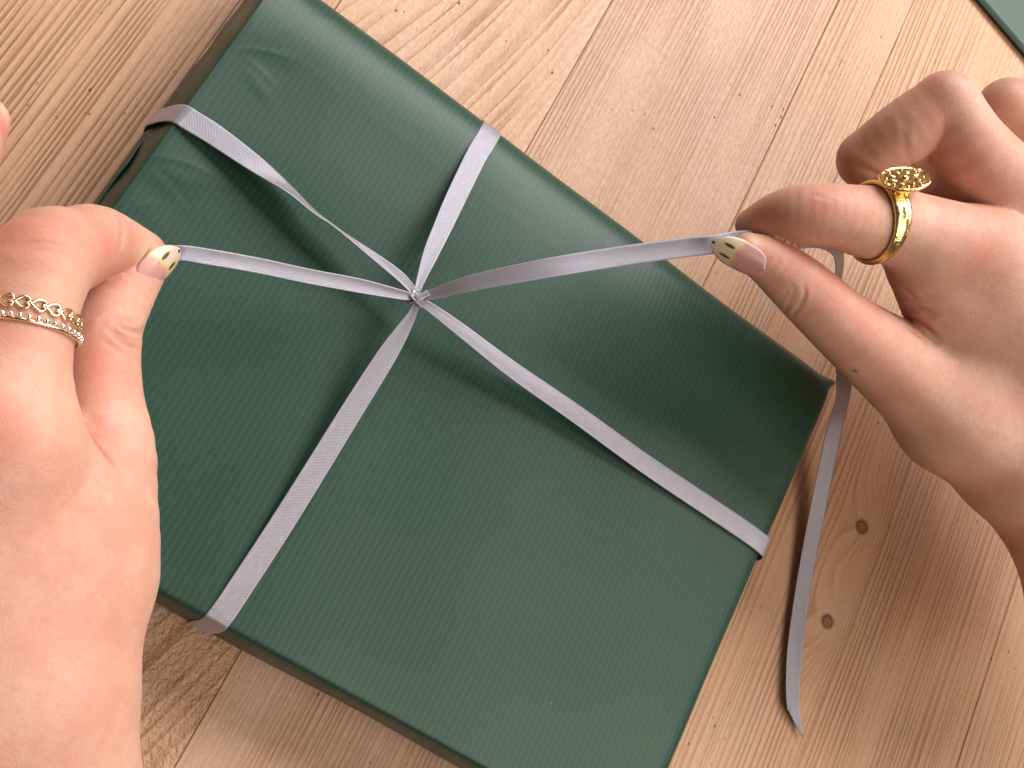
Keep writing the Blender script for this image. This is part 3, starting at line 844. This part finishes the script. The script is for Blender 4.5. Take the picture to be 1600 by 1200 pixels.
# ------------------------------------------------------------------ ribbon
s = NT('lilac_satin')
uvn = s.n('ShaderNodeUVMap'); U, V_, _ = s.sep(uvn.outputs[0])   # U across in mm, V along in mm
p = s.pos()
d1 = s.m('SINE', s.m('MULTIPLY', s.m('ADD', V_, s.m('MULTIPLY', U, 0.9)), 2 * math.pi / 0.62))
d2 = s.m('SINE', s.m('MULTIPLY', s.m('SUBTRACT', U, s.m('MULTIPLY', V_, 0.25)), 2 * math.pi / 0.36))
wv = s.m('MULTIPLY_ADD', s.m('MULTIPLY', d1, d2), 0.5, 0.5)
n = s.noise(s.xyz(s.m('MULTIPLY', U, 3.0), s.m('MULTIPLY', V_, .25), 0), 1, 3, .6)
edge = s.mr(s.m('ABSOLUTE', U), 2.55, 2.85)
col = s.mix(s.m('MULTIPLY', wv, .8), (0.38, 0.367, 0.42), (0.185, 0.17, 0.203))
col = s.mix(s.mr(n, .4, .75, 0, .35), col, (0.46, 0.44, 0.52))
col = s.mix(s.m('MULTIPLY', edge, .5), col, (0.50, 0.47, 0.53))
hh = s.m('ADD', s.m('MULTIPLY', wv, 1.0), s.m('MULTIPLY', edge, 0.8))
SATIN = s.fin(col, 0.34, s.bump(hh, 0.5, 0.00014), Specular_IOR_Level=0.6, Metallic=0.45, Anisotropic=0.4, Sheen_Weight=0.25, Sheen_Roughness=0.4)

ribbon = root('satin_ribbon', 'silvery lilac satin ribbon crossed and knotted over the green parcel', 'ribbon')

def strip(name, pts, n=9, endcut=0.0, carry=True):
    """pts: (point, width mm, roll deg, curl mm); a thin woven band with its own thickness"""
    c = catmull([q[0] for q in pts], n)
    par = catmull([[q[1], q[2], q[3]] for q in pts], n)
    L = np.concatenate([[0], np.cumsum(np.sqrt(((c[1:] - c[:-1]) ** 2).sum(1)))])
    m_ = 11
    v = []; uv = []
    for i in range(len(c)):
        tg = unit(c[min(i + 1, len(c) - 1)] - c[max(i - 1, 0)])
        up = np.array([0, 0, 1.0])
        if carry:
            if i == 0: hold = up
            up = hold = unit(hold - (hold @ tg) * tg)
        if not carry and abs(tg[2]) > 0.75:                         # running down a wall: the band faces outward
            t2 = (abs(tg[2]) - .75) / .25
            hx = strip.out if strip.out is not None else np.array([1.0, 0, 0])
            up = unit(up * (1 - t2) + hx * t2 * 3 + up * 1e-3)
        cr = unit(np.cross(tg, up)); nr = np.cross(cr, tg)
        a = math.radians(par[i, 1])
        cr, nr = cr * math.cos(a) + nr * math.sin(a), nr * math.cos(a) - cr * math.sin(a)
        w = par[i, 0] * 0.96
        for j in range(m_):
            t = -1 + 2 * j / (m_ - 1)
            e = 0
            if endcut and i >= len(c) - 6: e = endcut * t * (i - (len(c) - 6)) / 5
            v.append(c[i] + cr * (w / 2 * t) + nr * (par[i, 2] * (t * t - .35)) + tg * e)
            uv.append((t * 3.0, L[i]))
    o = link_mesh(name, v, grid_faces(len(c), m_), SATIN, ribbon, uvs=uv)
    md = o.modifiers.new('thickness', 'SOLIDIFY'); md.thickness = 0.00026; md.offset = 0.0
    return o
strip.out = None
def HZ(z):
    if z < 26: return z
    if z <= 42.3: return 26 + (z - 26) * .65
    return 36.6 + (z - 42.3) * 13.4 / 7.7 if z < 50 else z
def R_(u, v, z, w, roll=0, curl=0): return (P(u, v, HZ(z)), w, roll, curl)
def X_(x, y, z, w, roll=0, curl=0): return (np.array([x, y, z], float), w, roll, curl)
KN_ = (650, 466, 42.0)
NEY, SEX, NWX, SWY = YB, XB, XA, YA
strip.out = np.array([0, 1.0, 0])
pe = P(756, 225, 26.4)
strip('tied_strand', [R_(650, 462, 42.2, 1.6, 0, .3), R_(656, 440, 41, 2.4, -10, .4), R_(671, 400, 38.6, 4.3, -8, .3), R_(690, 358, 36, 5.2, -5, .2), R_(709, 316, 33.2, 5.8, -3, .1), R_(735, 262, 29.0, 6.1),
      X_(47.3, NEY - 14, 26.5, 6.2), X_(47.6, NEY - 9, 25.3, 6.3), X_(47.8, NEY - 5, 23.8, 6.3), X_(48, NEY - 2.2, 21.8, 6.3), X_(48.2, NEY - .2, 18, 6.3), X_(49, NEY + .5, 13, 6.3), X_(49, NEY - .5, 1, 6.3)])
strip.out = np.array([0, -1.0, 0])
strip('tied_strand', [R_(651, 470, 42.1, 1.6, 0, .3), R_(643, 492, 40.6, 2.6, 12, .4), R_(625, 522, 38.9, 4.3, 10, .4), R_(601, 560, 37, 5.5, 8, .3), R_(551, 640, 33.8, 6.0, 4), R_(450, 803, 29, 6.2), R_(362, 938, 26.9, 6.3),
      X_(50.5, SWY + 3.4, 26.1, 6.3), X_(50.4, SWY + 1.9, 25.3, 6.3), X_(50.2, SWY + .8, 22.6, 6.3), X_(50, SWY + .1, 17, 6.3), X_(50, SWY - .5, 11, 6.3), X_(50, SWY + .6, 1, 6.3)])
strip.out = np.array([-1.0, 0, 0])
strip('tied_strand', [R_(649, 459, 42.2, 1.8, 0, .3), R_(636, 445, 41.4, 2.8, -14, .7), R_(620, 430, 40.6, 3.6, -24, .8), R_(580, 399, 38.8, 4.4, -44, .6), R_(538, 367, 37, 5.0, -60, .4), R_(516, 350, 36.2, 5.2, -62, .3), R_(490, 331, 35.2, 5.4, -58, .2), R_(452, 297, 33.6, 6.1, -48, .2), R_(402, 259, 31.4, 6.2, -22, .2), R_(337, 212, 28.9, 6.3, -4), R_(298, 188, 27.4, 6.3),
      X_(NWX + 6.4, 113.2, 26.5, 6.3), X_(NWX + 4.8, 113.3, 25.3, 6.3), X_(NWX + 2.9, 113.4, 21.8, 6.3), X_(NWX + 1.0, 113.4, 16.8, 6.3), X_(NWX - .3, 113.4, 12, 6.3), X_(NWX + .6, 113.4, 1, 6.3)])
strip.out = np.array([1.0, 0, 0])
strip('tied_strand', [R_(653, 468, 42.1, 1.8, 0, .3), R_(678, 486, 41, 3.2, 14, .7), R_(722, 519, 39.2, 4.6, 18, .7), R_(800, 578, 36.2, 5.4, 14, .4), R_(900, 647, 32.8, 5.9, 10, .2), R_(1010, 726, 29.6, 6.1, 5), R_(1110, 793, 27.2, 6.3, 2), R_(1165, 830, 26.6, 6.3),
      X_(SEX - 3.0, 105.3, 26.1, 6.3), X_(SEX - .6, 105.2, 23.9, 6.3), X_(SEX + .5, 105.2, 20, 6.3), X_(SEX + .4, 105.2, 11, 6.3), X_(SEX - .4, 105.2, 1, 6.3)])
strip.out = None
strip.out = unit(np.array([-.9, -.4, 0.2]))
strip('loose_end', [R_(648, 465, 42.2, 1.5, 0, .3), R_(625, 460, 42.7, 2.5, 20, .5), R_(560, 446, 44.6, 3.6, 22, .5), R_(480, 431, 47.4, 3.6, 20, .4), R_(400, 414, 50.8, 3.6, 20, .4), R_(320, 400, 54.5, 3.6, 24, .3), R_(282, 395, 56.2, 3.4, 24, .2), R_(240, 398, 54, 3.6, 10, .2),
      R_(205, 402, 51.5, 4, 0), R_(160, 410, 47, 5, 0), R_(80, 400, 42, 6, 0), R_(8, 381, 34, 5, 30)], carry=False)
strip('loose_end', [R_(654, 466, 42.2, 1.6, 0, .3), R_(680, 459, 43.6, 2.8, 4, .5), R_(740, 442, 47.2, 4.4, 6, .5), R_(850, 420, 53.8, 5.2, 2, .4), R_(960, 402, 60, 5.3, -6, .25), R_(1060, 388, 66.4, 5.2, -12, .2), R_(1115, 382, 70, 5.0, -14), R_(1160, 374, 70.5, 4.8, -10), R_(1200, 376, 69.5, 4.6, -10),
      R_(1240, 380, 68.5, 3.6, -30), R_(1280, 379, 67, 3.4, -40), R_(1306, 388, 64, 4.4, -20), R_(1312, 410, 60, 5.2, 0), R_(1308, 460, 50, 6, 0), R_(1314, 530, 36, 6.8), R_(1319, 608, 24, 7.2), R_(1303, 676, 14, 7.0), R_(1279, 790, 5.5, 6.6), R_(1258, 900, 2.6, 6.3), R_(1242, 1010, 2.2, 6.3, 0, .3), R_(1238, 1085, 2.6, 5.9, 4, .4), R_(1242, 1130, 2.2, 5.2, 8, .5)], endcut=-5.0, carry=False)
# the knot: three short wraps of the gathered band
kc = P(650, 466, HZ(42.2))
r1 = CV(1, -.12, 0); r2 = CV(.1, 1, .2); r3 = CV(0, 0, 1)
v = []; f = []
def tube(path, rad):
    global v, f
    b = len(v); K = 8
    for i, q in enumerate(path):
        tg = unit(path[min(i + 1, len(path) - 1)] - path[max(i - 1, 0)])
        a = unit(np.cross(tg, r3 + .01)); bb = np.cross(a, tg)
        for k in range(K):
            t = 2 * math.pi * k / K
            v.append(q + (a * math.cos(t) * 1.25 + bb * math.sin(t) * .8) * rad[i])
    f += [tuple(x + b for x in q) for q in grid_faces(len(path), K, False, True)]
for (sx, sy, sz, off, rd) in ((1.5, .9, 1.1, (0, 0, 0), .75), (1.0, 1.6, 1.0, (.1, -.5, -.2), .7), (1.3, .8, 1.0, (-.5, .3, .3), .6)):
    path = [kc + r1 * (sx * math.cos(t) + off[0]) + r2 * (sy * math.sin(t) + off[1]) + r3 * (sz * math.sin(2 * t + .5) * .5 + off[2]) for t in np.linspace(0, 5.6, 22)]
    tube(path, [rd * (.7 + .3 * math.sin(math.pi * i / 21)) for i in range(22)])
strip('knot_loop', [(kc + r1 * -1.6 + r2 * -2.6 + r3 * -.4, 1.7, 0, .3), (kc + r1 * -.9 + r2 * -1.2 + r3 * .5, 2.0, 0, .4), (kc + r1 * .1 + r2 * .2 + r3 * 1.1, 2.2, 0, .5), (kc + r1 * .9 + r2 * 1.3 + r3 * .4, 2.0, 0, .4), (kc + r1 * 1.3 + r2 * 2.2 + r3 * -.6, 1.6, 0, .3)])
strip('knot_loop', [(kc + r1 * -2.6 + r2 * .1 + r3 * -.3, 1.5, 0, .3), (kc + r1 * -1.2 + r2 * .6 + r3 * .8, 1.9, 0, .5), (kc + r1 * .3 + r2 * .5 + r3 * 1.5, 2.1, 0, .6), (kc + r1 * 1.8 + r2 * -.1 + r3 * 1.2, 2.1, 0, .6), (kc + r1 * 3.4 + r2 * -.8 + r3 * 1.0, 2.3, 0, .5)])
link_mesh('knot', v, f, SATIN, ribbon, uvs=[(0.3 * (i % 8), i * 0.05) for i in range(len(v))])
